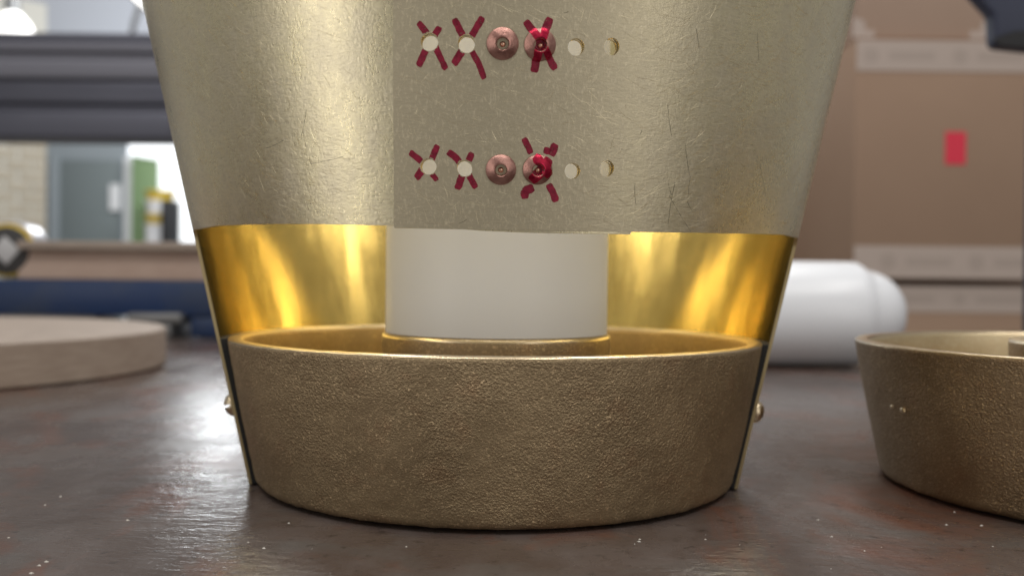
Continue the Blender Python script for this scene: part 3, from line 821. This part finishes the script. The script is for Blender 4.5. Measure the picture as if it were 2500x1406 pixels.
bk = box('black_cabinet', (wx(476), yw-.6, (FZ+wz(500))/2), (wx(489)-wx(463), .2, wz(500)-FZ), M['black'], None, .01); tag(bk, 'dark upright post just behind the left edge of the lamp', 'post')
# brick pier
pier = empty('brick_wall', at(40, 600, yw-1.0)); pier.location.z = FZ
tag(pier, 'pale brick wall at the far left behind the tape measure', 'brick wall')
pb = at(112, 430, yw-.7); ang = R(118)
ux = Vector((-math.sin(R(42)), -math.cos(R(42)), 0)); nrm = Vector((ux.y, -ux.x, 0))*-1
if nrm.y > 0: nrm = -nrm
def brick_box(name, u0, u1, z0, z1, d0, d1, m, shared=None):
    P = [Vector((pb.x, pb.y, 0))+ux*u+nrm*d for u, d in ((u0, d0), (u1, d0), (u1, d1), (u0, d1))]
    vv = [Vector((p.x, p.y, z0)) for p in P]+[Vector((p.x, p.y, z1)) for p in P]
    return pydata(name, vv, [(0, 3, 2, 1), (4, 5, 6, 7), (0, 1, 5, 4), (1, 2, 6, 5), (2, 3, 7, 6), (3, 0, 4, 7)], m, pier)
WL = 1.0
brick_box('mortar', 0, WL, FZ+.001, 2.2, -.2, 0, M['mortar'])
row = 0; z = .10
while z < 1.42:
    u = -.0+(.11 if row % 2 else 0.0)
    first = True
    while u < WL-.02:
        L = .205
        if row % 2 and first:
            brick_box('brick', .004, .10, z, z+.058, .0, .012+random.uniform(0, .006), M['brick']); first = False
        brick_box('brick', u+.005, min(u+L, WL), z, z+.058, .0, .012+random.uniform(0, .008), M['brick'])
        u += L+.022
    z += .085; row += 1
# lamps and cable, top left
l1 = empty('globe_lamp', at(20, 70, -CD+6.2)); tag(l1, 'glowing white lamp glass at the top left above the steel beam', 'lamp')
p = at(30, 78, -CD+6.2)
lathe('glass', [(.0001, -.11), (.07, -.10), (.115, -.05), (.125, 0), (.10, .055), (.06, .10), (.04, .12), (.0001, .12)], M['lamp'], l1, 40, p)
lathe('holder', [(.045, .115), (.05, .2), (.02, .23), (.008, .24), (.008, 1.6)], M['grey_metal'], l1, 24, p)
l2 = empty('work_lamp', at(520, 40, -CD+5.0)); tag(l2, 'bright slanted lamp panel peeking out at the top left edge of the lamp', 'lamp')
yl = -CD+5.0
P = [at(x, y, yl) for x, y in ((318, -10), (352, 20), (400, 30), (400, -60), (318, -60))]
extrude_poly('diffuser', P, (0, .05, 0), M['lamp'], l2)
P = [at(x, y, yl+.06) for x, y in ((310, -13), (348, 24), (405, 36), (405, -66), (310, -66))]
extrude_poly('housing', P, (0, .05, 0), M['grey_metal'], l2, .008)
l3 = area('task_lamp', at(500, 135, -CD+1.5), (-.1, 0, 0), .085, .10, 0.6, (.95, .98, 1))
# hanging cable
v = []; f = []
pts = [at(x, y, yw-2.5) for x, y in ((352, -60), (345, 0), (336, 30), (327, 60), (321, 95), (318, 160))]
for i, q in enumerate(pts):
    for k in range(8): v.append(q+Vector((math.cos(k*.785)*.019, math.sin(k*.785)*.019, 0)))
for i in range(len(pts)-1):
    for k in range(8): f.append((i*8+k, i*8+(k+1) % 8, i*8+8+(k+1) % 8, i*8+8+k))
cb = pydata('hanging_cable', v, f, M['rubber'], None, True); tag(cb, 'dark cable hanging down above the steel beam', 'cable')
